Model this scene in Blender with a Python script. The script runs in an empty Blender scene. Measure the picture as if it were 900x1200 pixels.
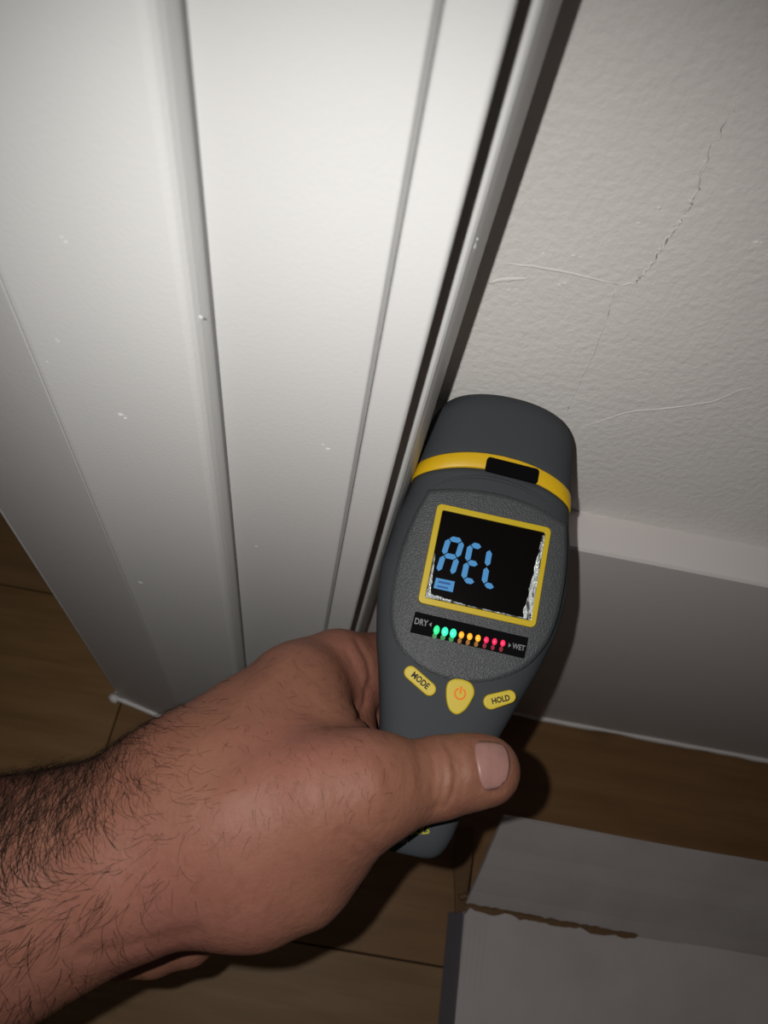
import bpy, bmesh, math, random
import numpy as np
from mathutils import Vector, Matrix
random.seed(7); rng = np.random.default_rng(7)
S = bpy.context.scene
COL = S.collection

# ------------------------------------------------------------------ camera, light, exposure
F = 870.0                                   # focal length in pixels of the 900x1200 frame
CAM = np.array([0.0, -0.172, 0.500])        # wall plane is y=0, floor z=0, x runs along the wall
def nrm(v): v = np.array(v, float); return v / np.linalg.norm(v)
N_ = nrm((-133, 492, 870))                  # straight down, seen by the camera (right, down, forward)
U_ = np.array((.980, .191, .041)); U_ = nrm(U_ - N_ * (U_ @ N_))
W_ = -np.cross(N_, U_)
if W_[2] < 0: W_ = -W_
R = np.array([U_, W_, -N_])                 # camera axes -> world
cam_d = bpy.data.cameras.new('camera'); cam = bpy.data.objects.new('camera', cam_d); COL.objects.link(cam)
M = Matrix.Identity(4)
for r in range(3):
    M[r][0] = R[r, 0]; M[r][1] = -R[r, 1]; M[r][2] = -R[r, 2]; M[r][3] = CAM[r]
cam.matrix_world = M
cam_d.sensor_fit = 'VERTICAL'; cam_d.sensor_height = 32.0; cam_d.sensor_width = 24.0
cam_d.lens = F * 32.0 / 1200.0
cam_d.clip_start = 0.005
cam_d.dof.use_dof = True; cam_d.dof.focus_distance = 0.235; cam_d.dof.aperture_fstop = 16
S.camera = cam
def wpt(p_mm):                               # camera-frame millimetres -> world metres
    return CAM + (np.asarray(p_mm, float) / 1000.0) @ R.T
def px(x, y, z): return np.array([(x - 450) / F * z, (y - 600) / F * z, z])
def ray(x, y): return R @ np.array([(x - 450) / F, (y - 600) / F, 1.0])
def on_y(x, y, Y): r = ray(x, y); return CAM + r * ((Y - CAM[1]) / r[1])
def on_z(x, y, Z): r = ray(x, y); return CAM + r * ((Z - CAM[2]) / r[2])

wd = bpy.data.worlds.new('world'); S.world = wd; wd.use_nodes = True
wd.node_tree.nodes['Background'].inputs[0].default_value = (1.0, .86, .78, 1)
wd.node_tree.nodes['Background'].inputs[1].default_value = 0.03
fl = bpy.data.lights.new('phone_flash', 'SPOT'); flo = bpy.data.objects.new('phone_flash', fl); COL.objects.link(flo)
fl.energy = 2.1; fl.color = (1.0, .982, .945); fl.shadow_soft_size = 0.0016
fl.spot_size = math.radians(126); fl.spot_blend = 1.0
flo.location = wpt((-15, -7, 0))
aim = Vector(wpt((-15 + 10, -7 + 58, 200)) - wpt((-15, -7, 0)))
flo.rotation_euler = aim.to_track_quat('-Z', 'Y').to_euler()
S.view_settings.view_transform = 'Standard'; S.view_settings.look = 'None'
S.view_settings.exposure = 0.0; S.view_settings.gamma = 1.0; S.view_settings.use_curve_mapping = False

# ------------------------------------------------------------------ materials
def mat(name, col, rough=.5, spec=.5, noise=None, bump=None, sss=0, emit=None, metal=0, coat=0):
    """noise=(scale, detail, (other colour), lo, hi) ; bump = list of (scale, strength, distance, stretch)"""
    m = bpy.data.materials.new(name); m.use_nodes = True; nt = m.node_tree; N = nt.nodes; L = nt.links
    b = N['Principled BSDF']
    b.inputs['Base Color'].default_value = (*col, 1); b.inputs['Roughness'].default_value = rough
    b.inputs['Specular IOR Level'].default_value = spec; b.inputs['Metallic'].default_value = metal
    b.inputs['Coat Weight'].default_value = coat
    tc = N.new('ShaderNodeTexCoord')
    if noise:
        for i, (sc, det, c2, lo, hi, st) in enumerate(noise):
            mp = N.new('ShaderNodeMapping'); mp.inputs['Scale'].default_value = st
            t = N.new('ShaderNodeTexNoise'); t.inputs['Scale'].default_value = sc; t.inputs['Detail'].default_value = det
            r = N.new('ShaderNodeMapRange'); r.inputs[1].default_value = lo; r.inputs[2].default_value = hi
            mx = N.new('ShaderNodeMix'); mx.data_type = 'RGBA'
            L.new(tc.outputs['Object'], mp.inputs[0]); L.new(mp.outputs[0], t.inputs[0]); L.new(t.outputs[0], r.inputs[0])
            L.new(r.outputs[0], mx.inputs[0]); mx.inputs[7].default_value = (*c2, 1)
            if i == 0: mx.inputs[6].default_value = (*col, 1)
            else: L.new(prev, mx.inputs[6])
            prev = mx.outputs[2]
        L.new(prev, b.inputs['Base Color'])
    if bump:
        pn = None
        for sc, stg, dist, st in bump:
            mp = N.new('ShaderNodeMapping'); mp.inputs['Scale'].default_value = st
            t = N.new('ShaderNodeTexNoise'); t.inputs['Scale'].default_value = sc; t.inputs['Detail'].default_value = 3
            bp = N.new('ShaderNodeBump'); bp.inputs['Strength'].default_value = stg; bp.inputs['Distance'].default_value = dist
            L.new(tc.outputs['Object'], mp.inputs[0]); L.new(mp.outputs[0], t.inputs[0]); L.new(t.outputs[0], bp.inputs['Height'])
            if pn: L.new(pn, bp.inputs['Normal'])
            pn = bp.outputs[0]
        L.new(pn, b.inputs['Normal'])
    if sss:
        b.inputs['Subsurface Weight'].default_value = sss; b.inputs['Subsurface Radius'].default_value = (1, .3, .15)
        b.inputs['Subsurface Scale'].default_value = 0.002
    if emit:
        b.inputs['Emission Color'].default_value = (*emit[0], 1); b.inputs['Emission Strength'].default_value = emit[1]
    return m
one = (1, 1, 1)
PAINT = mat('white_gloss_paint', (.565, .563, .558), .38, .4, bump=[(60, .25, .0006, (1, 1, .25)), (900, .25, .0002, one)])
JAMB = mat('white_jamb_paint', (.56, .555, .56), .42, .4, bump=[(60, .25, .0006, (1, 1, .25)), (700, .2, .0002, one)])
PLASTER = mat('plaster_paint', (.77, .745, .72), .6, .3, noise=[(6, 3, (.70, .67, .645), .35, .7, one)],
              bump=[(380, .5, .0008, one), (40, .3, .0014, one)])
SKIRT = mat('skirting_paint', (.62, .58, .57), .5, .35, bump=[(300, .2, .0003, one), (25, .2, .001, one)])
CAULK = mat('caulk', (.72, .70, .69), .45, .4, bump=[(150, .5, .0008, one)])
def wood(name, a, b2):
    return mat(name, a, .5, .2, noise=[(9, 5, b2, .35, .72, (1.2, 9, 9)), (60, 3, tuple(v * .72 for v in a), .5, .9, (.25, 6, 6)),
                                         (7, 2, tuple(v * .42 for v in a), .68, .8, (1, 2.4, 2))],
               bump=[(180, .2, .0003, (.15, 3, 3))])
WOODS = [wood('oak_laminate', (.240, .138, .058), (.165, .092, .037)), wood('oak_laminate_pale', (.215, .128, .060), (.155, .090, .040)),
         wood('oak_laminate_dark', (.205, .112, .050), (.15, .080, .033))]
GAP = mat('subfloor', (.02, .014, .01), .9)
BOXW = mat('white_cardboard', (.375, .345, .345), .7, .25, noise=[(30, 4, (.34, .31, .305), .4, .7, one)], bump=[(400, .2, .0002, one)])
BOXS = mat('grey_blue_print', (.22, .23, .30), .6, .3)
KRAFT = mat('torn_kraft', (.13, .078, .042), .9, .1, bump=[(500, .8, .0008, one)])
GREY = mat('grey_plastic', (.044, .048, .053), .70, .12, bump=[(2.5, .15, .00008, one)])
PLATE = mat('textured_grey_plastic', (.046, .049, .053), .38, .38, bump=[(2.2, .8, .00035, one)])
YEL = mat('yellow_plastic', (.50, .36, .008), .42, .4)
BAND = mat('yellow_rubber_band', (.62, .38, .006), .42, .4, noise=[(.30, 3, (.45, .24, .01), .64, .74, one)])
BTN = mat('yellow_button_rubber', (.50, .38, .022), .5, .4)
BLK = mat('black_plastic', (.003, .003, .0035), .7, .03)
GLASS = mat('black_lcd_glass', (.0022, .0016, .0016), .16, .5)
LENS = mat('lens_glint_streaks', (.62, .66, .66), .16, .8, noise=[(.75, 3, (.04, .045, .045), .48, .60, (1.2, .35, 1))], bump=[(.9, 1.0, .0012, (1, 1, 1))], metal=.25)  # pale and dark streaks imitate flash reflections in the lens
LCD = mat('blue_lcd_segment', (.03, .10, .2), .4, .2, emit=((.06, .25, .52), .62))
LCDD = mat('dark_blue_lcd_mark', (.01, .03, .09), .4, .2, emit=((.02, .10, .30), .6))
INK = mat('black_ink', (.02, .015, .008), .6, .2)
ORG = mat('orange_ink', (.75, .16, .01), .6, .2)
WINK = mat('grey_ink', (.17, .17, .185), .5, .3)
YINK = mat('yellow_ink', (.32, .30, .03), .5, .3)
LEDM = {'green': mat('green_led', (.02, .3, .1), .3, emit=((.02, 1, .25), 1.15)), 'cyan': mat('green_led_hot', (.02, .3, .1), .3, emit=((.04, 1.0, .50), 1.2)),
        'amber': mat('amber_led', (.4, .2, .02), .3, emit=((1, .38, .02), 1.05)), 'red': mat('red_led', (.4, .02, .05), .3, emit=((1, .02, .10), .95))}
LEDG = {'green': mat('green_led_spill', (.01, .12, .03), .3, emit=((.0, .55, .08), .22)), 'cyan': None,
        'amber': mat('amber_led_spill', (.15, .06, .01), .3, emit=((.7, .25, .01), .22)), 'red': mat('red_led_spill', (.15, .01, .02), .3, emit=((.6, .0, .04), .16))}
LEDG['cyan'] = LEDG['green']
SKIN = mat('skin', (.200, .088, .056), .55, .22, noise=[(28, 4, (.180, .072, .047), .38, .68, one), (9, 2, (.25, .112, .085), .5, .8, one), (160, 2, (.175, .070, .048), .58, .95, one), (14, 2, (.215, .086, .064), .5, .75, one), (420, 3, (.172, .070, .045), .5, .85, (1, .5, 1))],
           bump=[(700, .4, .0004, (1, .6, 1)), (160, .4, .0008, one), (1700, .4, .0002, one)], sss=.15)
NAIL = mat('nail', (.265, .138, .120), .36, .35, noise=[(200, 2, (.23, .118, .102), .4, .7, one)], bump=[(300, .1, .0002, one)], sss=.1)
HAIR = mat('dark_hair', (.012, .006, .004), .75, .10)

# ------------------------------------------------------------------ mesh helpers
def mesh(name, verts, faces, m, parent=None, smooth=False):
    me = bpy.data.meshes.new(name); me.from_pydata([tuple(map(float, v)) for v in verts], [], faces); me.update()
    bm = bmesh.new(); bm.from_mesh(me); bmesh.ops.recalc_face_normals(bm, faces=bm.faces[:]); bm.to_mesh(me); bm.free()
    if m: me.materials.append(m)
    if smooth: me.polygons.foreach_set('use_smooth', [True] * len(me.polygons))
    o = bpy.data.objects.new(name, me); COL.objects.link(o)
    if parent: o.parent = parent
    return o
def tag(o, label=None, cat=None, kind=None, group=None):
    if label: o['label'] = label
    if cat: o['category'] = cat
    if kind: o['kind'] = kind
    if group: o['group'] = group
    return o
def bevel(o, w, seg=2, ang=35):
    b = o.modifiers.new('bevel', 'BEVEL'); b.width = w; b.segments = seg; b.limit_method = 'ANGLE'; b.angle_limit = math.radians(ang)
    return o
def box(name, a, b, m, parent=None, bev=0):
    v = [(x, y, z) for x in (a[0], b[0]) for y in (a[1], b[1]) for z in (a[2], b[2])]
    f = [(0, 1, 3, 2), (4, 6, 7, 5), (0, 4, 5, 1), (2, 3, 7, 6), (0, 2, 6, 4), (1, 5, 7, 3)]
    o = mesh(name, v, f, m, parent)
    return bevel(o, bev) if bev else o
def extrude_poly(name, pts, z0, z1, m, parent=None, xf=None, smooth=False):
    n = len(pts); v = [(p[0], p[1], z0) for p in pts] + [(p[0], p[1], z1) for p in pts]
    if xf: v = [xf(q) for q in v]
    f = [tuple(range(n))[::-1], tuple(range(n, 2 * n))] + [(i, (i + 1) % n, n + (i + 1) % n, n + i) for i in range(n)]
    return mesh(name, v, f, m, parent, smooth)
def tube(pts, r, k=6, taper=None):
    """returns verts, faces of a tube along pts"""
    pts = [np.array(p, float) for p in pts]; V = []; Fc = []
    for i, p in enumerate(pts):
        t = nrm(pts[min(i + 1, len(pts) - 1)] - pts[max(i - 1, 0)])
        a = np.cross(t, (0, 0, 1)); a = np.cross(t, (0, 1, 0)) if np.linalg.norm(a) < .2 else a; a = nrm(a); b = np.cross(t, a)
        rr = r(i / (len(pts) - 1)) if callable(r) else r
        for j in range(k):
            an = 2 * math.pi * j / k; V.append(p + rr * (math.cos(an) * a + math.sin(an) * b))
    for i in range(len(pts) - 1):
        for j in range(k):
            Fc.append((i * k + j, i * k + (j + 1) % k, (i + 1) * k + (j + 1) % k, (i + 1) * k + j))
    Fc.append(tuple(range(k))[::-1]); Fc.append(tuple(range((len(pts) - 1) * k, len(pts) * k)))
    return V, Fc

# ------------------------------------------------------------------ the setting
Y0 = CAM[1]
fb = box('floor', (-.9, -1.1, -.03), (1.3, .9, -.009), GAP); tag(fb, kind='structure')
# planks run along the wall (x); rows .18 wide, a joint between rows at y=-.175, an end joint at x=-.124
rows = [-1.075, -.895, -.715, -.535, -.355, -.175, .005, .185, .365, .545]
joints = {4: [-.62, .36], 5: [-.124], 6: [-.50, .42], 3: [.1], 7: [.05]}
ci = 0
for i, ya in enumerate(rows):
    js = [-.9] + joints.get(i, [random.uniform(-.4, .6)]) + [1.3]
    for a, b in zip(js[:-1], js[1:]):
        g = .0004
        o = box('plank', (a + g, ya + g, -.009), (b - g, ya + .18 - g, 0), WOODS[[0, 1, 2][(ci * 2 + i) % 3]], fb, .0006); ci += 1
w = box('wall_back', (.0, .0, 0), (1.3, .1, 1.6), PLASTER); tag(w, kind='structure')

# hairline ridges in the plaster, along the wall face
def crack(ptsp, r, jit=.00012, seg=5, parent=w):
    P = [on_y(x, y, 0) for x, y in ptsp]; Q = []
    for a, b in zip(P[:-1], P[1:]):
        for t in range(seg): Q.append(a + (b - a) * t / seg + np.array([random.gauss(0, jit), 0, random.gauss(0, jit)]))
    Q.append(P[-1])
    V, Fc = tube(Q, lambda t: r * (0.12 + math.sin(math.pi * min(max(t, .001), .999)) ** .5) * random.uniform(.85, 1.1), 8)
    V = [np.array([v[0], v[1] * .30, v[2]]) for v in V]
    return mesh('plaster_crack', V, Fc, PLASTER, parent, True)
crack([(590, 309), (625, 312), (680, 323), (725, 334)], .00045)
crack([(725, 334), (745, 331), (757, 318), (770, 298), (782, 280), (795, 262), (800, 252)], .0005, .0003)
crack([(800, 255), (808, 240), (812, 232), (822, 205), (840, 160), (862, 120)], .0003, .0004)
crack([(722, 337), (710, 375), (695, 415), (680, 445), (665, 482)], .00028)
crack([(675, 503), (705, 493), (735, 483), (790, 478), (835, 471), (865, 458), (890, 452)], .00042)
crack([(572, 332), (590, 328), (620, 326)], .00075)
V = []; Fc = []
def blobs(lst, parent, name, m, Y=0, rs=1):
    V = []; Fc = []
    for (x, y, r) in lst:
        p = on_y(x, y, Y); k = 7; b0 = len(V)
        V.append(p + np.array([0, -r * .5, 0]))
        for j in range(k):
            an = 2 * math.pi * j / k + random.random() * .4; rr = r * random.uniform(.7, 1.3)
            V.append(p + np.array([rr * math.cos(an), .0001, rr * math.sin(an) * .7]))
        Fc += [(b0, b0 + 1 + j, b0 + 1 + (j + 1) % k) for j in range(k)]
    return mesh(name, V, Fc, m, parent, True)
tag(blobs([(797, 260, .0011), (803, 254, .001), (792, 268, .0009), (809, 236, .0009), (773, 292, .0009), (886, 284, .001), (892, 285, .0008), (672, 300, .0010), (680, 302, .0007), (772, 244, .0009), (636, 297, .0008), (645, 299, .0006),
       (596, 340, .0008), (605, 339, .0007), (655, 334, .0007), (662, 332, .0008), (748, 262, .0008), (826, 190, .0008), (838, 160, .0007)], w, 'plaster_speck', PLASTER), kind='stuff')

# baseboard with its flat ledge
QB = .1536; bf = Y0 + QB; bh = .2375
pr = [(.012, 0), (bf, 0), (bf, bh - .0012), (bf + .0010, bh), (.012, bh + .0006)]
def prism_x(name, prof, x0, x1, m, parent=None):
    n = len(prof); v = [(x0, a, b) for a, b in prof] + [(x1, a, b) for a, b in prof]
    f = [tuple(range(n)), tuple(range(n, 2 * n))[::-1]] + [(i, (i + 1) % n, n + (i + 1) % n, n + i) for i in range(n)]
    return mesh(name, v, f, m, parent)
bb = prism_x('baseboard_back', pr, .0165, 1.3, SKIRT); tag(bb, kind='structure')
pts = [(.02 + i * .012, bf - .0004 + random.gauss(0, .0003), .0006) for i in range(100)]
V, Fc = tube(pts, lambda t: .0020 * random.uniform(.75, 1.15), 6); mesh('caulk_line', V, Fc, CAULK, bb, True)

# moulded casing: plan profile given as (x, distance from the camera in y)
def casing(name, prof, m, h=1.5, parent=None, smooth=False):
    pts = [(x, Y0 + q) for x, q in prof]
    o = extrude_poly(name, pts, 0, h, m, parent)
    return o
ZB = 0
t1 = casing('trim_1', [(-.0790, .1048), (-.0785, .1043), (-.0774, .1042), (-.0420, .1042), (-.0406, .1046), (-.0396, .1056), (-.0389, .1072), (-.0384, .1094), (-.0380, .1112), (-.0372, .135), (-.079, .135)], PAINT); tag(t1, kind='structure')
bevel(t1, .0003, 2, 25)
t2 = casing('trim_2', [(-.0372, .1111), (-.0026, .1111), (-.0024, .1113), (-.0013, .1134), (-.00120, .135), (-.0372, .135)], PAINT); tag(t2, kind='structure'); bevel(t2, .0004)
t3 = casing('trim_3', [(-.00115, .1122), (-.0009, .1112), (-.0003, .1110), (.0078, .1110), (.0086, .1117), (.0087, .128), (-.00115, .128)], PAINT); tag(t3, kind='structure'); bevel(t3, .0004)
bk = casing('trim_4', [(-.1245, .127), (.0130, .127), (.0137, .1275), (.0150, .1300), (.0163, .1335), (.0175, .1375), (.0182, .1410), (.0183, .170), (.0183, .2725), (-.1245, .2725)], PAINT); tag(bk, kind='structure')
# jamb face left of the crease, with its thin outer bead
t5 = casing('trim_5', [(-.0793, .1050), (-.0793, .1275), (-.1268, .1275), (-.1262, .1183), (-.1250, .1160)], JAMB); tag(t5, kind='structure'); bevel(t5, .0003)
t6 = casing('trim_6', [(-.1252, .1165), (-.1262, .1163), (-.1278, .1176), (-.1285, .1200), (-.1285, .272), (-.1252, .272)], JAMB); tag(t6, kind='structure'); bevel(t6, .0006, 3)
def bead(ptsxy, r, parent):
    V, Fc = tube([(x, Y0 + q, .0006) for x, q in ptsxy], lambda t: r * random.uniform(.75, 1.2), 6); return mesh('caulk_line', V, Fc, CAULK, parent, True)
bead([(-.128 + .0061 * i, .1152 - .0011 * i * 1.15) for i in range(9)], .0018, t5)
bead([(-.078 + .006 * i, .1036) for i in range(7)], .0016, t1)
bead([(-.1290, .118 + .008 * i) for i in range(18)], .0012, t6)
V, Fc = tube([(-.131, Y0 + .1155, .001), (-.129, Y0 + .1145, .0015), (-.1262, Y0 + .1140, .001)], .0028, 8); mesh('paint_blob', V, Fc, CAULK, t5, True)
# chips and specks of paint on the casing
def specks(lst, Yq, parent, m=PAINT, name='paint_speck'):
    o = blobs(lst, parent, name, m, Y0 + Yq); tag(o, kind='stuff'); return o
specks([(77, 284, .0006), (72, 278, .0005), (68, 400, .0006), (141, 486, .0011), (147, 490, .0008), (66, 398, .0005), (55, 424, .0005), (164, 683, .0014), (235, 372, .0006)], .1042, t1)
specks([(384, 526, .0012), (379, 521, .0009), (300, 640, .001)], .1112, t2)
specks([(553, 287, .0013), (551, 293, .0010), (556, 281, .0008)], .1290, bk)

# ------------------------------------------------------------------ cardboard box on the floor
P = lambda x, y, Z: on_z(x, y, Z)
HB = .045
c0 = P(545, 1062, HB); bx0, by1 = c0[0], c0[1] - .002
by0 = -.46; bx1 = .42
eb = bpy.data.objects.new('cardboard_box', None); COL.objects.link(eb); eb.location = (bx0, by0, 0)
tag(eb, 'low white cardboard box with a torn raised flap, on the wood floor', 'box')
def child(o, par):
    o.parent = par; o.matrix_parent_inverse = Matrix.Translation(par.location).inverted(); return o
th = .0025
child(box('bottom_panel', (bx0 + th, by0 + th, .0003), (bx1 - th, by1 - th, .003), BOXW), eb)
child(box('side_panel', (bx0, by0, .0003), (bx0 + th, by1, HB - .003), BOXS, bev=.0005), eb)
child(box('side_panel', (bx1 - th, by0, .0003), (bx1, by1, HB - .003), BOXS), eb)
child(box('end_panel', (bx0 + th, by0, .0003), (bx1 - th, by0 + th, HB - .003), BOXW), eb)
child(box('end_panel', (bx0 + th, by1 - th, .0003), (bx1 - th, by1, HB - .003), BOXW), eb)
def sheet(name, grid, t, m, parent, nrmv):
    """grid: rows of world points; thickness t along nrmv"""
    nr = len(grid); nc = len(grid[0]); V = [p for r in grid for p in r]; n = len(V); V = V + [p - np.array(nrmv) * t for p in V]
    f = []
    for i in range(nr - 1):
        for j in range(nc - 1):
            a = i * nc + j; f.append((a, a + 1, a + nc + 1, a + nc)); f.append((n + a, n + a + nc, n + a + nc + 1, n + a + 1))
    edge = [j for j in range(nc)] + [i * nc + nc - 1 for i in range(1, nr)] + [(nr - 1) * nc + j for j in range(nc - 2, -1, -1)] + [i * nc for i in range(nr - 2, 0, -1)]
    for a, b in zip(edge, edge[1:] + edge[:1]): f.append((a, b, n + b, n + a))
    return child(mesh(name, V, f, m), parent)
# lid: its back edge is torn on the left third, folded on the rest
NX = 110
xs = [bx0 - .0005 + (bx1 - bx0) * i / NX for i in range(NX + 1)]
xt = P(748, 1092, HB)[0]
rag = [random.gauss(0, .0005) for _ in xs]
for _i in range(1, len(rag)): rag[_i] += rag[_i - 1] * .5
def ey(x, i): return by1 + .001 + (rag[i] - .0006 + .0005 * math.sin(i * .9) if x < xt else .0018) + (-.003 if i == 0 else 0)
grid = []
for k in range(9):
    t = k / 8
    grid.append([np.array([x, (by0) * (1 - t) + (ey(x, i) if k == 8 else by1 - .006) * t, HB + .0006 * math.sin(x * 31 + t * 5) + (.0018 * max(0, 1 - i / 5) if k == 8 else 0)]) for i, x in enumerate(xs)])
sheet('lid_panel', grid, th, BOXW, eb, (0, 0, 1))
# flap rising behind the crease
fa = math.radians(50); L1 = .064
nz = np.array([0, -math.sin(fa), math.cos(fa)])
rag2 = [random.gauss(0, .0003) for _ in xs]
grid = []
for k in range(7):
    t = k / 6; row = []
    for i, x in enumerate(xs):
        s = L1 * t; st = (.0022 + rag2[i] * 1.2) if (k == 0 and x < xt) else 0
        s = max(s, st); xx = x + (.0055 * t + .001) * max(0, 1 - i / 12)
        row.append(np.array([xx, by1 + .002 + s * math.cos(fa), HB - .001 + s * math.sin(fa)]) + nz * (.0003 * math.sin(t * 26 + x * 3) + .0005 * math.sin(x * 40)))
    grid.append(row)
sheet('flap', grid, th, BOXW, eb, nz)
# torn kraft liner visible in the tear
m_ = [i for i, x in enumerate(xs) if x <= xt + .005]
grid = [[np.array([xs[i] + .001, by1 - .006, HB - .0030]) for i in m_], [np.array([xs[i] + .001, by1 + .0025 + rag2[i] * .5, HB - .0018]) for i in m_], [np.array([xs[i] + .003, by1 + .008, HB + .0020]) for i in m_]]
sheet('torn_liner', grid, .0008, KRAFT, eb, (0, 0, 1))
V, Fc = tube([P(538, 1052, HB), P(545, 1050, HB), P(552, 1053, HB), P(556, 1048, HB + .003), P(562, 1051, HB + .002)], lambda t: .0016 * random.uniform(.6, 1.3), 6)
child(mesh('torn_corner', V, Fc, KRAFT), eb)
# made-up kraft-brown sheet imitating the shadow strip beside the raised flap
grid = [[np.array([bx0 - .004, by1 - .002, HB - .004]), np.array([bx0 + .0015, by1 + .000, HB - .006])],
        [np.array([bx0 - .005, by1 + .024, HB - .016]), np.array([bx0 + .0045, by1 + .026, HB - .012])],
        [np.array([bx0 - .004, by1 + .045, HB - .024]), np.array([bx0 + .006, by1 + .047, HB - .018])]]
sheet('shade_strip', grid, .002, KRAFT, eb, (0, 0, 1))

# ------------------------------------------------------------------ moisture meter (local millimetres: x right, y to the head, z to the viewer)
DX = np.array([.976, .216, 0]); DY = np.array([.21, -.949, .235]); DX /= np.linalg.norm(DX); DY = nrm(DY - DX * (DX @ DY)); DZ = np.cross(DX, DY)
DO = px(568, 664, 238)
def dloc(x, y, zo=0):
    r = np.array([(x - 450) / F, (y - 600) / F, 1]); t = ((DO + DZ * zo) @ DZ) / (r @ DZ); p = r * t - DO; return (p @ DX, p @ DY)
def dcam(p): return DO + p[0] * DX + p[1] * DY + p[2] * DZ     # camera-frame mm
ax = [R @ DX, R @ DY, R @ DZ]; o0 = wpt(DO)
dev = bpy.data.objects.new('moisture_meter', None); COL.objects.link(dev)
DM = Matrix.Identity(4)
for r in range(3):
    for c in range(3): DM[r][c] = ax[c][r] * .001
    DM[r][3] = o0[r]
dev.matrix_world = DM
dev.empty_display_size = 10
tag(dev, 'grey and yellow handheld moisture meter with a lit display, gripped by the hand', 'meter')
def scurve(x, tab):
    xs_ = [t[0] for t in tab]; ys_ = [t[1] for t in tab]
    return float(np.interp(x, xs_, ys_))
def smooth_tab(tab):
    xs_ = np.array([t[0] for t in tab], float); ys_ = np.array([t[1] for t in tab], float)
    yy = np.arange(xs_[0], xs_[-1] + .5, .5); v = np.interp(yy, xs_, ys_)
    k = np.exp(-np.linspace(-2, 2, 17) ** 2); k /= k.sum(); vp = np.pad(v, 8, mode='edge'); v2 = np.convolve(vp, k, 'valid')
    return lambda y: float(np.interp(y, yy, v2))
HW = smooth_tab([(-93, 12.4), (-84, 13.0), (-75, 14.3), (-60, 17.0), (-50, 19.6), (-38, 23.4), (-30, 26.3), (-16, 30.0), (-4, 31.4), (14, 30.0), (22, 28.6), (40, 26.2), (59, 24.0)])
CX = smooth_tab([(-93, -6.6), (-84, -6.3), (-75, -5.6), (-60, -4.2), (-50, -3.6), (-38, -2.8), (-16, -1.4), (-4, -1.2), (20, -.8), (59, -.9)])
FZ = smooth_tab([(-93, -5.0), (-80, -3.0), (-60, -.9), (-46, .2), (-30, .2), (24, .4), (36, 1.0), (59, 1.4)])
BZ = smooth_tab([(-93, -21), (-60, -23), (-30, -25), (0, -27), (30, -28), (59, -27)])
def arch(y): t = min(max((y - 5) / 32, 0), 1); return 6.5 * t * t * (3 - 2 * t)
def section(y, grow=0, nseg=72, shrink=1.0, zc_shift=0):
    w = HW(y) * shrink + grow; cx = CX(y); zf = FZ(y); zb = BZ(y); zc = (zf + zb) / 2; h = (zf - zb) / 2 * shrink + grow; out = []
    for j in range(nseg):
        a = 2 * math.pi * j / nseg; c, s = math.cos(a), math.sin(a); n = 3.1 if s > 0 else 2.6
        x = math.copysign(abs(c) ** (2 / n), c) * w; z = math.copysign(abs(s) ** (2 / n), s) * h
        out.append((cx + x, y - arch(y) * (x / 28) ** 2, zc + z))
    return out
def loft(name, secs, m, cap0=True, cap1=True):
    n = len(secs[0]); V = [p for s_ in secs for p in s_]; Fc = []
    for i in range(len(secs) - 1):
        for j in range(n): Fc.append((i * n + j, i * n + (j + 1) % n, (i + 1) * n + (j + 1) % n, (i + 1) * n + j))
    if cap0: Fc.append(tuple(range(n))[::-1])
    if cap1: Fc.append(tuple(range((len(secs) - 1) * n, len(secs) * n)))
    return mesh(name, V, Fc, m, dev, True)
def rng_(a, b, n): return [a + (b - a) * i / (n - 1) for i in range(n)]
# housing with rounded butt
secs = []
for k in range(9):
    t = k / 8 * math.pi / 2; secs.append(section(-90.3 + 8 * (1 - math.sin(t)) * 0 + (-0) + 8 * (1 - math.cos(t)), 0, 72, .55 + .45 * math.sin(t)) if k else section(-90.3, 0, 72, .52))
secs = [section(-90.3 + 9 * (1 - math.cos(k / 8 * math.pi / 2)), 0, 72, .60 + .40 * math.sin(k / 8 * math.pi / 2)) for k in range(9)] + [section(y) for y in rng_(-80.8, 32.0, 60)]
body = loft('housing', secs, GREY)
for p_ in body.data.polygons:
    if len(p_.vertices) > 4: p_.use_smooth = False
# yellow band, dark seam either side
band = loft('yellow_band', [section(32.0, -.5), section(32.05, .35), section(32.6, .55), section(37.0, .55), section(37.4, .35), section(37.45, -.5)], BAND)
# head cap with rounded end
cs = [section(37.5, -.4), section(37.6, .2), section(38.2, .35)] + [section(y, .35) for y in rng_(40, 53, 5)]
for k in range(1, 9):
    t = k / 8 * math.pi / 2; cs.append(section(53 + 7.5 * math.sin(t), .35 - 6.0 * (1 - math.cos(t))))
cap = loft('head_cap', cs, GREY)
# front surface height at (x, y_local) for things laid on it
def zfront(x, y):
    yy = y
    for _ in range(4): yy = y + arch(yy) * ((x - CX(yy)) / 28) ** 2
    w = HW(yy); h = (FZ(yy) - BZ(yy)) / 2; zc = (FZ(yy) + BZ(yy)) / 2
    u = min(abs(x - CX(yy)) / w, .999); return zc + h * (1 - u ** 3.1) ** (1 / 3.1)
def slab(name, outline, z0, z1, m, parent=dev, b=.35, seg=3, zfun=None):
    """thin plate in the device frame; zfun lays it on a curved surface"""
    n = len(outline); V = []
    for zz in (z0, z1):
        for p in outline: V.append((p[0], p[1], zz + (zfun(*p) if zfun else 0)))
    f = [tuple(range(n))[::-1], tuple(range(n, 2 * n))] + [(i, (i + 1) % n, n + (i + 1) % n, n + i) for i in range(n)]
    o = mesh(name, V, f, m, parent)
    if b: bevel(o, b, seg, 50)
    return o
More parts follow.
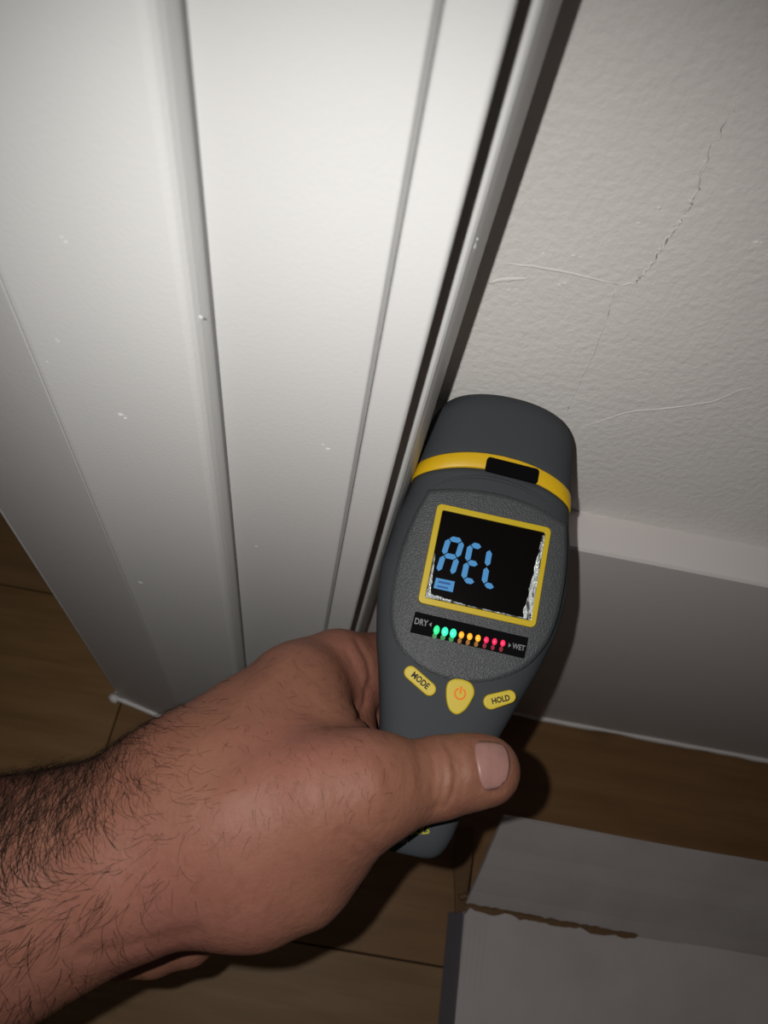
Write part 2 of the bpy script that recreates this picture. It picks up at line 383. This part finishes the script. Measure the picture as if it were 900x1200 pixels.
def rrect(x0, y0, x1, y1, r, k=5):
    out = []
    for cx, cy, a0 in ((x1 - r, y1 - r, 0), (x0 + r, y1 - r, 90), (x0 + r, y0 + r, 180), (x1 - r, y0 + r, 270)):
        for i in range(k + 1):
            a = math.radians(a0 + 90 * i / k); out.append((cx + r * math.cos(a), cy + r * math.sin(a)))
    return out
def catmull(P, k=8, closed=True):
    P = [np.array(p, float) for p in P]; n = len(P); out = []
    for i in range(n if closed else n - 1):
        p0, p1, p2, p3 = (P[(i - 1) % n], P[i], P[(i + 1) % n], P[(i + 2) % n]) if closed else (P[max(i - 1, 0)], P[i], P[i + 1], P[min(i + 2, n - 1)])
        for j in range(k):
            t = j / k; out.append(.5 * ((2 * p1) + (-p0 + p2) * t + (2 * p0 - 5 * p1 + 4 * p2 - p3) * t * t + (-p0 + 3 * p1 - 3 * p2 + p3) * t ** 3))
    if not closed: out.append(P[-1])
    return out
# faceplate, built as a grid fan so it can be slightly crowned
pl_left = catmull([(-22.6, 21.2), (-25.6, 11), (-27.3, 0.5), (-27.6, -10), (-26.6, -20), (-24.2, -27), (-20.2, -32), (-14, -35.2), (-6, -37), (2, -36.6), (10, -34), (17.5, -29), (22.5, -22), (25.2, -14), (26.2, -4), (25.8, 8), (24, 19.5)], 6, False)
pl_top = catmull([(24, 19.5), (16, 22.6), (8, 24.2), (0, 24.7), (-8, 24.2), (-16, 22.9), (-22.6, 21.2)], 5, False)[1:-1]
PLO = [tuple(p) for p in pl_left] + [tuple(p) for p in pl_top]
def plate_z(x, y, u): return max(.55 - .0034 * min(x + 3, 0) ** 2 + .045 * max(y, -8) * min(max((-x - 8) / 16, 0), 1), (zfront(x, y) + .3) if x < -5 else -9) - .9 * max(0, u - .8) / .2 * ((max(abs(x), 1) / 27) ** 2)
V = []; Fc = []; c = np.array([-1.0, -6.0]); n = len(PLO); lv = [0.0, .25, .5, .7, .85, .95, 1.0]
V.append((c[0], c[1], .55))
for li, l in enumerate(lv[1:]):
    for p in PLO:
        q = c + (np.array(p) - c) * l; V.append((q[0], q[1], plate_z(q[0], q[1], l)))
for p in PLO: V.append((c[0] + (p[0] - c[0]) * 1.012, c[1] + (p[1] - c[1]) * 1.012, min(zfront(p[0], p[1]), 0) - 1.2))
for j in range(n): Fc.append((0, 1 + j, 1 + (j + 1) % n))
for li in range(len(lv) - 1):
    for j in range(n): a = 1 + li * n; Fc.append((a + j, a + n + j, a + n + (j + 1) % n, a + (j + 1) % n))
plate = mesh('faceplate', V, Fc, PLATE, dev, True)
plate.data.polygons.foreach_set('use_smooth', [True] * len(plate.data.polygons))
# brow ridge over the faceplate
br = catmull([(-23.5, 20.5), (-17, 25.6), (-9, 28.5), (-1, 29.3), (8, 28.3), (16, 25.6), (22.5, 20.5)], 8, False)
V, Fc = tube([(p[0], p[1], zfront(p[0], p[1]) - .15) for p in br], lambda t: .15 + .55 * math.sin(math.pi * min(max(t, .03), .97)), 8)
mesh('brow_ridge', V, Fc, GREY, dev, True)
# latch in the band
lo = rrect(-6.0, 31.2, 11.6, 36.2, 1.0)
lat = slab('latch', [(x, y - .010 * (x - 2) ** 2 - .012 * (x + 6)) for x, y in lo], .7, 2.0, BLK, b=.3, zfun=lambda x, y: 1.0 - (x / 28) ** 2 * 1.2)
# screen bezel: frame ring
def ring(name, outer, inner, z0, z1, m, parent=dev, b=.25):
    n = len(outer); V = [(p[0], p[1], z0) for p in outer] + [(p[0], p[1], z1) for p in outer] + [(p[0], p[1], z1) for p in inner] + [(p[0], p[1], z0) for p in inner]
    f = []
    for i in range(n):
        j = (i + 1) % n
        for a in range(4): bq = (a + 1) % 4; f.append((a * n + i, a * n + j, bq * n + j, bq * n + i))
    o = mesh(name, V, f, m, parent)
    return bevel(o, b, 3, 50)
so = rrect(-18.9, -16.0, 18.9, 16.9, 1.7); si = rrect(-16.9, -14.0, 17.2, 15.0, .7)
bez = ring('screen_bezel', so, si, -2.2, 1.55, YEL)
glass = slab('screen_glass', rrect(-16.95, -14.05, 17.25, 15.05, .6), .3, .85, GLASS, b=0)
# wavy lens edges with flash glints painted in pale streaks, right, left and bottom
def strip(P0, P1, w0, w1, z, tiltx, name='lens_edge_glint', k=26, side=1, down=False):
    V = []; Fc = []; m = 6
    for i in range(k + 1):
        t = i / k; q = np.array(P0) * (1 - t) + np.array(P1) * t; ww = (w0 * (1 - t) + w1 * t) * (1 + .10 * math.sin(t * 23) + .08 * math.sin(t * 51))
        for j in range(m + 1):
            u = j / m; d = u * ww
            hz = z + .9 * (u ** 2) * .8
            V.append((q[0] - side * (ww - d), q[1], hz) if not down else (q[0], q[1] + (ww - d), hz))
    for i in range(k):
        for j in range(m): a = i * (m + 1) + j; Fc.append((a, a + 1, a + m + 2, a + m + 1))
    return mesh(name, V, Fc, LENS, glass, True)
strip((17.15, 14.0), (17.15, -13.9), .7, 2.7, .88, 0)
strip((-16.85, 0.5), (-16.85, -13.9), .5, 1.5, .88, 0, side=-1)
strip((-16.8, -13.95), (-4, -13.95), 1.6, .5, .88, 0, down=True)
strip((-4, -13.95), (16, -13.95), .45, .45, .88, 0, down=True)
# seven-segment characters
def seg_char(ox, oy, w, h, segs, slant, th, skew=0):
    pts = {'A': ((0, h), (w, h)), 'G': ((0, h / 2), (w, h / 2)), 'D': ((0, 0), (w, 0)), 'F': ((0, h / 2), (0, h)), 'B': ((w, h / 2), (w, h)), 'E': ((0, 0), (0, h / 2)), 'C': ((w, 0), (w, h / 2))}
    for s_ in segs:
        a, b = np.array(pts[s_][0], float), np.array(pts[s_][1], float); d = nrm(b - a); g = .22; a = a + d * g; b = b - d * g; nn = np.array([-d[1], d[0]])
        hexa = [a, a + d * th / 2 + nn * th / 2, b - d * th / 2 + nn * th / 2, b, b - d * th / 2 - nn * th / 2, a + d * th / 2 - nn * th / 2]
        slab('lcd_segment', [(ox + p[0] + slant * p[1], oy + p[1] + skew * p[0]) for p in hexa], .86, .93, LCD, glass, b=0)
def L(x, y): return dloc(x, y, .9)
def chars(bl, br_, tl, segs, th):
    a = np.array(L(*bl)); b = np.array(L(*br_)); t = np.array(L(*tl)); w_ = b[0] - a[0]; h_ = t[1] - a[1]
    seg_char(a[0], a[1], w_, h_, segs, (t[0] - a[0]) / h_, th, (b[1] - a[1]) / w_)
chars((513.5, 670.0), (529.5, 673.5), (526.0, 630.8), 'ABFGEC', 1.75)
chars((543.0, 679.0), (556.5, 682.5), (551.5, 638.0), 'AFGED', 1.8)
chars((567.0, 684.5), (579.5, 688.5), (574.0, 644.0), 'FED', 1.8)
q = [L(511, 677), L(533, 681.5), L(530.5, 694), L(508, 689)]
batt = slab('lcd_battery_icon', q, .86, .92, LCD, glass, b=0)
qa = np.array(q)
def bil(u, v): return tuple((qa[3] * (1 - u) + qa[2] * u) * (1 - v) + (qa[0] * (1 - u) + qa[1] * u) * v)
slab('lcd_icon_mark', [bil(.16, .16), bil(.72, .16), bil(.72, .34), bil(.16, .34)], .93, .97, LCDD, glass, b=0)
slab('lcd_icon_mark', [bil(.16, .58), bil(.80, .58), bil(.80, .78), bil(.16, .78)], .93, .97, LCDD, glass, b=0)
# text helper: built-in font turned into a flat mesh
def text(s, cx, cy, size, ang, z, m, parent, bold=.0, sx=1.0, zfun=None, shear=0):
    cu = bpy.data.curves.new('t', 'FONT'); cu.body = s; cu.size = size; cu.align_x = 'CENTER'; cu.align_y = 'CENTER'; cu.offset = bold; cu.resolution_u = 3; cu.shear = shear
    ob = bpy.data.objects.new('t', cu); COL.objects.link(ob); dg = bpy.context.evaluated_depsgraph_get(); me = bpy.data.meshes.new_from_object(ob.evaluated_get(dg))
    bpy.data.objects.remove(ob); ca, sa = math.cos(ang), math.sin(ang)
    for v in me.vertices:
        x, y = v.co.x * sx, v.co.y; X_, Y_ = cx + ca * x - sa * y, cy + sa * x + ca * y; v.co = (X_, Y_, z + (zfun(X_, Y_) if zfun else 0))
    me.materials.clear(); me.materials.append(m)
    o = bpy.data.objects.new('lettering', me); COL.objects.link(o); o.parent = parent; return o
# LED strip
q = [dloc(487, 716, .8), dloc(619, 750, .8), dloc(612, 773.5, .8), dloc(481, 740, .8)]
q = [(-18.9, -18.9), (17.5, -19.3), (17.2, -25.9), (-19.2, -25.5)]
ledp = slab('indicator_strip', q[::-1], -2.6, 1.0, BLK, b=.25)
for i in range(9):
    a = dloc(511.7 + 9.72 * i, 738.2 + 1.95 * i, 1.2)
    kind = ['green', 'cyan', 'cyan', 'amber', 'amber', 'amber', 'red', 'red', 'red'][i]
    rx, ry = ((1.05, 1.45), (.85, 1.1), (.8, 1.05))[i // 3]
    if i == 0: rx = .95
    k = 14; V = []; Fc = []
    for ringi, (rr, zz) in enumerate(((1, 1.0), (.9, 1.35), (.55, 1.6))):
        for j in range(k): an = 2 * math.pi * j / k; V.append((a[0] + rx * rr * math.cos(an), a[1] + ry * rr * math.sin(an), zz))
    V.append((a[0], a[1], 1.68))
    for r_ in range(2):
        for j in range(k): Fc.append((r_ * k + j, r_ * k + (j + 1) % k, (r_ + 1) * k + (j + 1) % k, (r_ + 1) * k + j))
    for j in range(k): Fc.append((2 * k + j, 2 * k + (j + 1) % k, 3 * k))
    l_ = mesh('indicator_light', V, Fc, LEDM[kind], ledp, True)
    l_['label'] = {'g': 'lit green indicator light', 'c': 'lit green indicator light', 'a': 'lit amber indicator light', 'r': 'lit red indicator light'}[kind[0]]
    slab('light_spill', [(a[0] - .25 + rx * .75 * math.cos(t_), a[1] - 1.9 + .85 * math.sin(t_)) for t_ in [2 * math.pi * j / 12 for j in range(12)]], 1.0, 1.04, LEDG[kind], ledp, b=0)  # LED reflection below the light, painted as a faintly glowing patch
text('DRY', -16.55, -21.9, 2.7, 0, 1.03, WINK, ledp, .06, .8)
text('WET', 14.85, -22.9, 2.3, 0, 1.03, WINK, ledp, .06, .8)
slab('arrow_mark', [(-14.05, -21.9), (-13.2, -21.2), (-13.2, -22.6)], 1.0, 1.04, WINK, ledp, b=0)
slab('arrow_mark', [(12.45, -22.9), (11.6, -22.2), (11.6, -23.6)], 1.0, 1.04, WINK, ledp, b=0)
# buttons
def capsule(p0, p1, r0, r1, k=9):
    p0 = np.array(p0); p1 = np.array(p1); a = math.atan2(p1[1] - p0[1], p1[0] - p0[0]); out = []
    for i in range(k + 1): t = a - math.pi / 2 + math.pi * i / k; out.append((p1[0] + r1 * math.cos(t), p1[1] + r1 * math.sin(t)))
    for i in range(k + 1): t = a + math.pi / 2 + math.pi * i / k; out.append((p0[0] + r0 * math.cos(t), p0[1] + r0 * math.sin(t)))
    return out
def bz(x, y): return 0.0
mb = slab('mode_button', capsule((-16.6, -37.6), (-10.0, -41.2), 2.1, 2.1), -.8, 1.5, BTN, b=.5)
text('MODE', -13.3, -39.35, 2.6, math.radians(-28), 1.53, INK, mb, .09, .86)
hb_ = slab('hold_button', capsule((9.2, -41.0), (14.6, -38.2), 2.3, 2.0), -.8, 1.5, BTN, b=.5)
text('HOLD', 12.0, -39.7, 2.4, math.radians(24), 1.53, INK, hb_, .09, .86)
po = catmull([(-5.0, -38.8), (-3.4, -36.7), (-.4, -36.2), (2.4, -36.9), (3.8, -39.3), (3.2, -42.2), (1.8, -45.2), (-.4, -46.9), (-2.8, -46.0), (-4.4, -43.0)], 5)
pb = slab('power_button', [tuple(p) for p in po], -.8, 1.7, BTN, b=.6)
V = []; Fc = []
for i in range(19):
    a = math.radians(115 + 310 * i / 18)
    for rr in (1.35, 1.85): V.append((-.6 + rr * math.cos(a), -40.6 + rr * math.sin(a), 1.74))
for i in range(18): Fc.append((2 * i, 2 * i + 1, 2 * i + 3, 2 * i + 2))
mesh('power_symbol', V, Fc, ORG, pb); slab('power_symbol', [(-.85, -40.6), (-.35, -40.6), (-.35, -38.3), (-.85, -38.3)], 1.71, 1.75, ORG, pb, b=0)
# partly hidden print on the handle butt
a = dloc(489, 977); text('TOOLS', a[0], a[1], 2.7, math.radians(16), .10, YINK, body, .12, .9, zfun=lambda x, y: zfront(x, y), shear=.2)
a = dloc(474, 989); text('MM', a[0], a[1], 1.9, math.radians(12), .10, WINK, body, .08, .9, zfun=lambda x, y: zfront(x, y))

# ------------------------------------------------------------------ the arm and hand: one smooth surface from a distance field (camera-frame mm)
def cone(p, a, b, ra, rb):
    pa = p - a; ba = b - a; h = np.clip((pa @ ba) / (ba @ ba), 0, 1); h = h * h * (3 - 2 * h) * .35 + h * .65
    return np.linalg.norm(pa - h[..., None] * ba, axis=-1) - (ra + (rb - ra) * h)
def smin(a, b, k):
    h = np.clip(.5 + .5 * (b - a) / k, 0, 1); return b + (a - b) * h - k * h * (1 - h)
CH = []          # (list of nodes, blend radius to what is already there)
def chain(nodes, k): CH.append(([(px(x, y, z), r) for x, y, z, r in nodes], k))
# forearm (radial side nearer, ulnar side deeper)
chain([(-760, 1330, 250, 42), (-250, 1135, 215, 37), (0, 1056, 205, 32.0), (150, 1002, 206, 26.8), (232, 950, 212, 26.6)], 1)
chain([(-740, 1300, 285, 40), (-240, 1120, 250, 34), (0, 1040, 232, 28.0), (150, 985, 228, 22.5), (232, 950, 232, 22)], 14)
# back of the hand towards the knuckles
chain([(232, 950, 212, 26.2), (300, 875, 226, 22.0), (347, 818, 238, 17.8)], 10)
chain([(232, 955, 232, 21), (330, 835, 260, 16.5)], 10)
chain([(220, 965, 242, 19), (305, 860, 278, 15)], 10)
chain([(215, 985, 245, 16), (270, 890, 292, 13)], 10)
# palm and heel of the hand
chain([(232, 975, 212, 22), (330, 930, 216, 19), (392, 893, 222, 12.5)], 12)
chain([(128, 1120, 243, 7.5), (180, 1112, 242, 8.2), (222, 1100, 241, 8.0), (280, 1040, 240, 13)], 3)
# thenar and thumb
chain([(262, 992, 204, 19.5), (300, 1013, 205, 21.0), (345, 1003, 206, 19.0), (376, 984, 206, 15.4)], 11)
chain([(300, 955, 202, 18), (372, 935, 201, 17.0), (430, 922, 203, 14.0)], 11)
chain([(424, 926, 203, 14.4), (455, 921, 206, 12.2), (487, 917, 209, 11.0), (514, 911, 210.5, 11.1), (545, 905, 212, 10.4), (566, 903, 212.5, 9.7), (571, 903, 212.5, 9.2)], 7)
# index finger folding behind the meter
chain([(300, 905, 212, 17.5), (345, 842, 227, 13.4), (384, 884, 220, 11.6)], 7)
chain([(358, 806, 248, 16.6), (395, 789, 256, 14.8), (440, 786, 268, 13.2), (486, 792, 274, 11.5)], 3.5)
chain([(486, 792, 274, 11.5), (530, 820, 274, 10.2), (556, 850, 272, 8.8)], 3)
chain([(400, 905, 232, 10), (415, 872, 240, 8.0), (412, 835, 254, 8)], 4)           # web between thumb and index
# palm side of the folded finger
chain([(418, 812, 263, 9.0), (434, 842, 266, 8.0), (440, 862, 264, 6.0)], 2)
# middle, ring, little around the back
for a, b, c_, d in (((330, 835, 260, 15), (430, 858, 276, 11.5), (500, 862, 279, 10.8), (545, 878, 276, 9)),
                    ((305, 860, 278, 14), (410, 905, 283, 11), (480, 912, 277, 10.2), (522, 920, 271, 8.6)),
                    ((270, 890, 292, 12.5), (370, 945, 285, 10), (440, 958, 272, 9), (486, 958, 264, 7.6))):
    chain([a, b], 6); chain([b, c_, d], 2.5)
def sdf(p):
    d = None
    for nodes, k in CH:
        e = None
        for (a, ra), (b, rb) in zip(nodes[:-1], nodes[1:]):
            f_ = cone(p, a, b, ra, rb); e = f_ if e is None else smin(e, f_, 2.0)
        d = e if d is None else smin(d, e, k)
    return d
def grad(p, e=.25):
    g = np.stack([sdf(p + np.eye(3)[i] * e) - sdf(p - np.eye(3)[i] * e) for i in range(3)], -1)
    return g / (np.linalg.norm(g, axis=-1, keepdims=True) + 1e-9)
allp = np.array([p for n, k in CH for p, r in n]); allr = np.array([r for n, k in CH for p, r in n])
lo_ = (allp - allr[:, None]).min(0) - 4; hi_ = (allp + allr[:, None]).max(0) + 4
ST = 1.7
dims = np.ceil((hi_ - lo_) / ST).astype(int) + 1
# coarse pass to find the band, fine evaluation only there
gx, gy, gz = [lo_[i] + ST * np.arange(dims[i]) for i in range(3)]
FV = np.full(dims, 9.0, np.float32)
BL = 8
for i in range(0, dims[0], BL):
    for j in range(0, dims[1], BL):
        for k in range(0, dims[2], BL):
            sx, sy, sz = gx[i:i + BL], gy[j:j + BL], gz[k:k + BL]
            cc = np.array([[(sx[0] + sx[-1]) / 2, (sy[0] + sy[-1]) / 2, (sz[0] + sz[-1]) / 2]])
            dcc = sdf(cc)[0]
            if abs(dcc) > BL * ST * .87 + 6: FV[i:i + BL, j:j + BL, k:k + BL] = dcc; continue
            G = np.stack(np.meshgrid(sx, sy, sz, indexing='ij'), -1)
            FV[i:i + BL, j:j + BL, k:k + BL] = sdf(G)
IN = FV < 0
cs_ = np.zeros([d - 1 for d in dims], int)
for a in (0, 1):
    for b in (0, 1):
        for c_ in (0, 1): cs_ += IN[a:dims[0] - 1 + a, b:dims[1] - 1 + b, c_:dims[2] - 1 + c_]
act = (cs_ > 0) & (cs_ < 8); idx = -np.ones(act.shape, int); ids = np.argwhere(act); idx[act] = np.arange(len(ids))
verts = lo_ + (ids + .5) * ST
quads = []
for ax_ in range(3):
    o1, o2 = [(1, 2), (2, 0), (0, 1)][ax_]
    sl0 = [slice(None)] * 3; sl1 = [slice(None)] * 3; sl0[ax_] = slice(0, dims[ax_] - 1); sl1[ax_] = slice(1, dims[ax_])
    A = IN[tuple(sl0)]; B = IN[tuple(sl1)]; ed = np.argwhere(A != B); s_ = A[tuple(ed.T)]
    e1 = np.zeros(3, int); e1[o1] = 1; e2 = np.zeros(3, int); e2[o2] = 1
    Q = np.stack([idx[tuple((ed - e1 - e2).T)], idx[tuple((ed - e2).T)], idx[tuple(ed.T)], idx[tuple((ed - e1).T)]], 1)
    Q[~s_] = Q[~s_][:, ::-1]; quads.append(Q)
quads = np.concatenate(quads)
def project(v, it=3, damp=.9):
    for _ in range(it): v = v - grad(v) * sdf(v)[:, None] * damp
    return v
# relax on the surface
def relax(v, q, n):
    for _ in range(n):
        acc = np.zeros_like(v); cnt = np.zeros(len(v))
        for a, b in ((0, 1), (1, 2), (2, 3), (3, 0)):
            np.add.at(acc, q[:, a], v[q[:, b]]); np.add.at(acc, q[:, b], v[q[:, a]]); np.add.at(cnt, q[:, a], 1); np.add.at(cnt, q[:, b], 1)
        v = v * .4 + .6 * acc / cnt[:, None]
    return v
verts = project(relax(project(verts, 2), quads, 3), 2)
# one split of every quad, again onto the surface
def split(v, q):
    n = len(v); E = np.sort(np.concatenate([q[:, [0, 1]], q[:, [1, 2]], q[:, [2, 3]], q[:, [3, 0]]]), 1)
    ue, inv = np.unique(E[:, 0] * n + E[:, 1], return_inverse=True); ev = (v[ue // n] + v[ue % n]) / 2; fc = v[q].mean(1)
    inv = inv.reshape(4, -1); ne = len(ue); m = len(q); fi = n + ne + np.arange(m); e = inv + n
    nq = np.concatenate([np.stack([q[:, 0], e[0], fi, e[3]], 1), np.stack([e[0], q[:, 1], e[1], fi], 1), np.stack([fi, e[1], q[:, 2], e[2]], 1), np.stack([e[3], fi, e[2], q[:, 3]], 1)])
    return np.concatenate([v, ev, fc]), nq
verts, quads = split(verts, quads)
verts = project(verts, 1)
verts = relax(verts, quads, 1)
NRM = grad(verts)
# skin folds: grooves laid on the surface where the hand bends, [polyline in the palm-facing view], width mm, depth mm, depth range
def poly_d(P2, line):
    d = np.full(len(P2), 1e9)
    for a, b in zip(line[:-1], line[1:]):
        a = np.array(a, float); b = np.array(b, float); ab = b - a; h = np.clip(((P2 - a) @ ab) / (ab @ ab), 0, 1)
        d = np.minimum(d, np.linalg.norm(P2 - a - h[:, None] * ab, axis=1))
    return d
def disp(line, wd_, dp, zr):
    P2 = verts[:, :2] / verts[:, 2:3] * F + np.array([450, 600]); mm = poly_d(P2, line) * verts[:, 2] / F
    ok = (verts[:, 2] > zr[0]) & (verts[:, 2] < zr[1]) & (NRM[:, 2] < .45)
    return -dp * np.exp(-(mm / wd_) ** 2) * ok
D = np.zeros(len(verts))
thumb = (180, 222)
for ln, wd_, dp in (([(500, 872), (507, 885), (511, 905), (508, 930)], .8, .28), ([(508, 866), (518, 885), (522, 910), (517, 938), (510, 948)], .8, .42), ([(519, 868), (530, 885), (535, 908), (531, 930), (522, 945)], .75, .50),
                    ([(528, 872), (540, 892), (543, 912), (539, 932)], .7, .22), ([(487, 876), (494, 900), (494, 925)], .9, .18), ([(470, 878), (476, 900), (475, 925)], 1.0, .12),
                    ([(556, 872), (559, 890), (563, 908), (566, 922), (575, 930), (590, 926)], .8, .40)):
    D += disp(ln, wd_, dp, thumb)
for ln in ([(513, 867), (523, 890), (527, 912), (523, 938)], [(546, 876), (551, 900), (553, 920)]): D += disp(ln, 1.4, -.28, thumb)
far = (205, 290)
for ln, wd_, dp in (([(418, 750), (432, 775), (437, 805)], 1.0, .7),
                    ([(432, 800), (428, 825), (420, 842)], .9, .7), ([(405, 760), (418, 785), (428, 812)], 1.0, .3)):
    D += disp(ln, wd_, dp, far)
for ln, wd_, dp in (([(400, 975), (420, 985), (438, 998)], 1.3, .4), ([(398, 985), (410, 998), (428, 1005)], 1.2, .3), ([(440, 885), (452, 905), (458, 935), (452, 965)], 2.2, .35), ([(100, 1120), (160, 1108), (230, 1092)], 2.0, .5)):
    D += disp(ln, wd_, dp, (180, 225))
D += disp([(372, 800), (392, 822), (400, 850), (420, 868), (440, 874)], 1.3, .5, (235, 290))
# tendons and low bumps on the back of the hand
for ln, wd_, dp in (([(225, 880), (280, 830), (335, 780)], 4.0, -.7), ([(275, 930), (330, 895), (400, 880)], 5, -.6), ([(255, 905), (300, 870), (345, 850)], 4, .5), ([(425, 885), (435, 910), (435, 935)], 6, -.7)):
    D += disp(ln, wd_, dp, (170, 250))
verts = verts + NRM * D[:, None]
# keep the hand out of the meter: press skin that would enter the housing back to its surface
dl = verts - DO; lx, ly, lz = dl @ DX, dl @ DY, dl @ DZ
hw_ = np.array([HW(y) for y in np.clip(ly, -93, 59)]); cx_ = np.array([CX(y) for y in np.clip(ly, -93, 59)]); fz_ = np.array([FZ(y) for y in np.clip(ly, -93, 59)]); bz_ = np.array([BZ(y) for y in np.clip(ly, -93, 59)])
zc_ = (fz_ + bz_) / 2; hh_ = (fz_ - bz_) / 2; uu = (lx - cx_) / hw_; vv = (lz - zc_) / hh_
rad = (np.abs(uu) ** 2.8 + np.abs(vv) ** 2.8) ** (1 / 2.8); ins = (rad < 1.0) & (ly > -91) & (ly < 59) & (rad > .05)
sc_ = np.where(ins, 1.0 / np.maximum(rad, .05), 1.0)
verts = verts + (((sc_ - 1) * (lx - cx_))[:, None] * DX + ((sc_ - 1) * (lz - zc_))[:, None] * DZ) * ins[:, None]
W = CAM + (verts / 1000) @ R.T
me = bpy.data.meshes.new('person')
me.vertices.add(len(W)); me.vertices.foreach_set('co', W.astype(np.float32).ravel())
me.loops.add(quads.size); me.loops.foreach_set('vertex_index', quads.astype(np.int32).ravel())
me.polygons.add(len(quads)); me.polygons.foreach_set('loop_start', np.arange(0, quads.size, 4, dtype=np.int32)); me.polygons.foreach_set('loop_total', np.full(len(quads), 4, np.int32))
me.polygons.foreach_set('use_smooth', np.ones(len(quads), bool)); me.update(calc_edges=True); me.validate(); me.materials.append(SKIN)
person = bpy.data.objects.new('person', me); COL.objects.link(person)
tag(person, 'bare hairy left forearm and hand gripping the meter, thumb across its front', 'person')
# thumbnail: a patch on the thumb surface
def hit(X_, Y_, z0=185.0):
    d = np.stack([(X_ - 450) / F, (Y_ - 600) / F, np.ones_like(X_)], 1); d /= np.linalg.norm(d, axis=1, keepdims=True); p = d * z0
    for _ in range(22): p = p + d * (sdf(p) * .85)[:, None]
    return p
NU, NV = 14, 14; Fc = []
u, v = [a.ravel() for a in np.meshgrid(np.linspace(0, 1, NU + 1), np.linspace(-1, 1, NV + 1), indexing='ij')]
# u from cuticle (left) to free edge (right); v across the thumb
xl = 559 + 5.0 * v + 3.5 * v ** 4; xr = 597 - 7.0 * v * v - 4 * v ** 8 - .5 * v; hwn = 30.0 * (1 - .10 * u)
p = hit(xl + (xr - xl) * u, 895.5 + hwn * v * (1 - .10 * (2 * u - 1) ** 4) + 2 - u); g = grad(p)
lift = .13 - .16 * np.abs(v) ** 5 - .14 * (u == 0) + .06 * u
V = CAM + ((p + g * lift[:, None]) / 1000) @ R.T
for i in range(NU):
    for j in range(NV): a = i * (NV + 1) + j; Fc.append((a, a + 1, a + NV + 2, a + NV + 1))
nail = mesh('thumb_nail', V, Fc, NAIL, person, True)
so_ = nail.modifiers.new('thickness', 'SOLIDIFY'); so_.thickness = .0002; so_.offset = 0
# arm hair: curved tapering strands rooted in the skin
hn = len(verts); P2 = verts[:, :2] / verts[:, 2:3] * F + np.array([450, 600])
xx, yy = P2[:, 0], P2[:, 1]
dens = np.clip((250 - xx) / 200, 0, 1) ** 1.0 * 1.0 + np.clip((450 - xx) / 250, 0, 1) * .30
upper = np.clip((NRM[:, 1] < -.25) * 1.0, 0, 1); dens = dens * (1 + .9 * upper * (xx < 260))
dens *= np.where(yy > 1130 - .45 * np.maximum(xx, 0), .25, 1.0) * (xx > -260) * (NRM[:, 2] < .55) * (verts[:, 2] < 262)
dens *= np.where((xx < 250) & (NRM[:, 1] > .80), .1, 1)
dens = np.where(xx > 240, .42 * ((xx < 462) & (yy < 1000 - .25 * (xx - 240)) & (verts[:, 2] < 234) & (NRM[:, 2] < .3)), dens)
cum = np.cumsum(dens); NH = 12000; SEG = 8
pick = np.searchsorted(cum, rng.random(NH) * cum[-1])
p = verts[pick] + rng.normal(0, .4, (NH, 3)); n = NRM[pick]; X_ = P2[pick, 0]; Y_ = P2[pick, 1]
def vn(v): return v / (np.linalg.norm(v, axis=1, keepdims=True) + 1e-9)
k_ = np.clip((300 - X_) / 300, 0, 1)
mixk = np.clip((X_ - 180) / 120, 0, 1)[:, None]
base = np.array([-1.0, .55, 0]) * (1 - mixk) + np.array([-.25, 1.0, 0]) * mixk
up_edge = ((n[:, 1] < -.35) & (X_ < 280))[:, None]; base = np.where(up_edge, np.array([-.9, -.25, .2]), base)
sw = 1.15 * np.sin(p[:, 0] * .06 + p[:, 1] * .05) + .8 * np.sin(p[:, 1] * .11 + 2) + rng.normal(0, .42, NH)
t = vn(base - n * (base * n).sum(1, keepdims=True)); b_ = np.cross(n, t); t = t * np.cos(sw * .7)[:, None] + b_ * np.sin(sw * .7)[:, None]
ln_ = rng.uniform(4, 13, NH) * (.40 + .75 * k_); curl = rng.normal(0, .12, NH) + .09 * np.sin(p[:, 0] * .05 + p[:, 1] * .03)
rise = rng.uniform(.08, .38, NH) * (.30 + .70 * k_); r0 = rng.uniform(.048, .088, NH) * (.60 + .42 * k_)
q = p - n * .2; rows_ = []
for s_ in range(SEG + 1):
    u = s_ / SEG; dirv = vn(t + n * (rise * (1 - 1.3 * u))[:, None]); a1 = vn(np.cross(dirv, n)); a2 = np.cross(dirv, a1); rr = (r0 * (1 - .85 * u))[:, None]
    rows_.append(np.stack([q + rr * (math.cos(2.0944 * j_) * a1 + math.sin(2.0944 * j_) * a2) for j_ in range(3)], 1))
    q = q + dirv * (ln_ / SEG)[:, None]; bb_ = np.cross(n, t); t = t * np.cos(curl)[:, None] + bb_ * np.sin(curl)[:, None]
HV = np.stack(rows_, 1).reshape(-1, 3); per = (SEG + 1) * 3
loc_f = np.array([(s_ * 3 + j_, s_ * 3 + (j_ + 1) % 3, s_ * 3 + 3 + (j_ + 1) % 3, s_ * 3 + 3 + j_) for s_ in range(SEG) for j_ in range(3)])
HF = (np.arange(NH)[:, None, None] * per + loc_f[None]).reshape(-1, 4).tolist()
HVw = CAM + (np.array(HV) / 1000) @ R.T
hme = bpy.data.meshes.new('arm_hair'); hme.from_pydata(HVw.tolist(), [], HF); hme.materials.append(HAIR)
hair = bpy.data.objects.new('arm_hair', hme); COL.objects.link(hair); hair.parent = person; hair['kind'] = 'stuff'
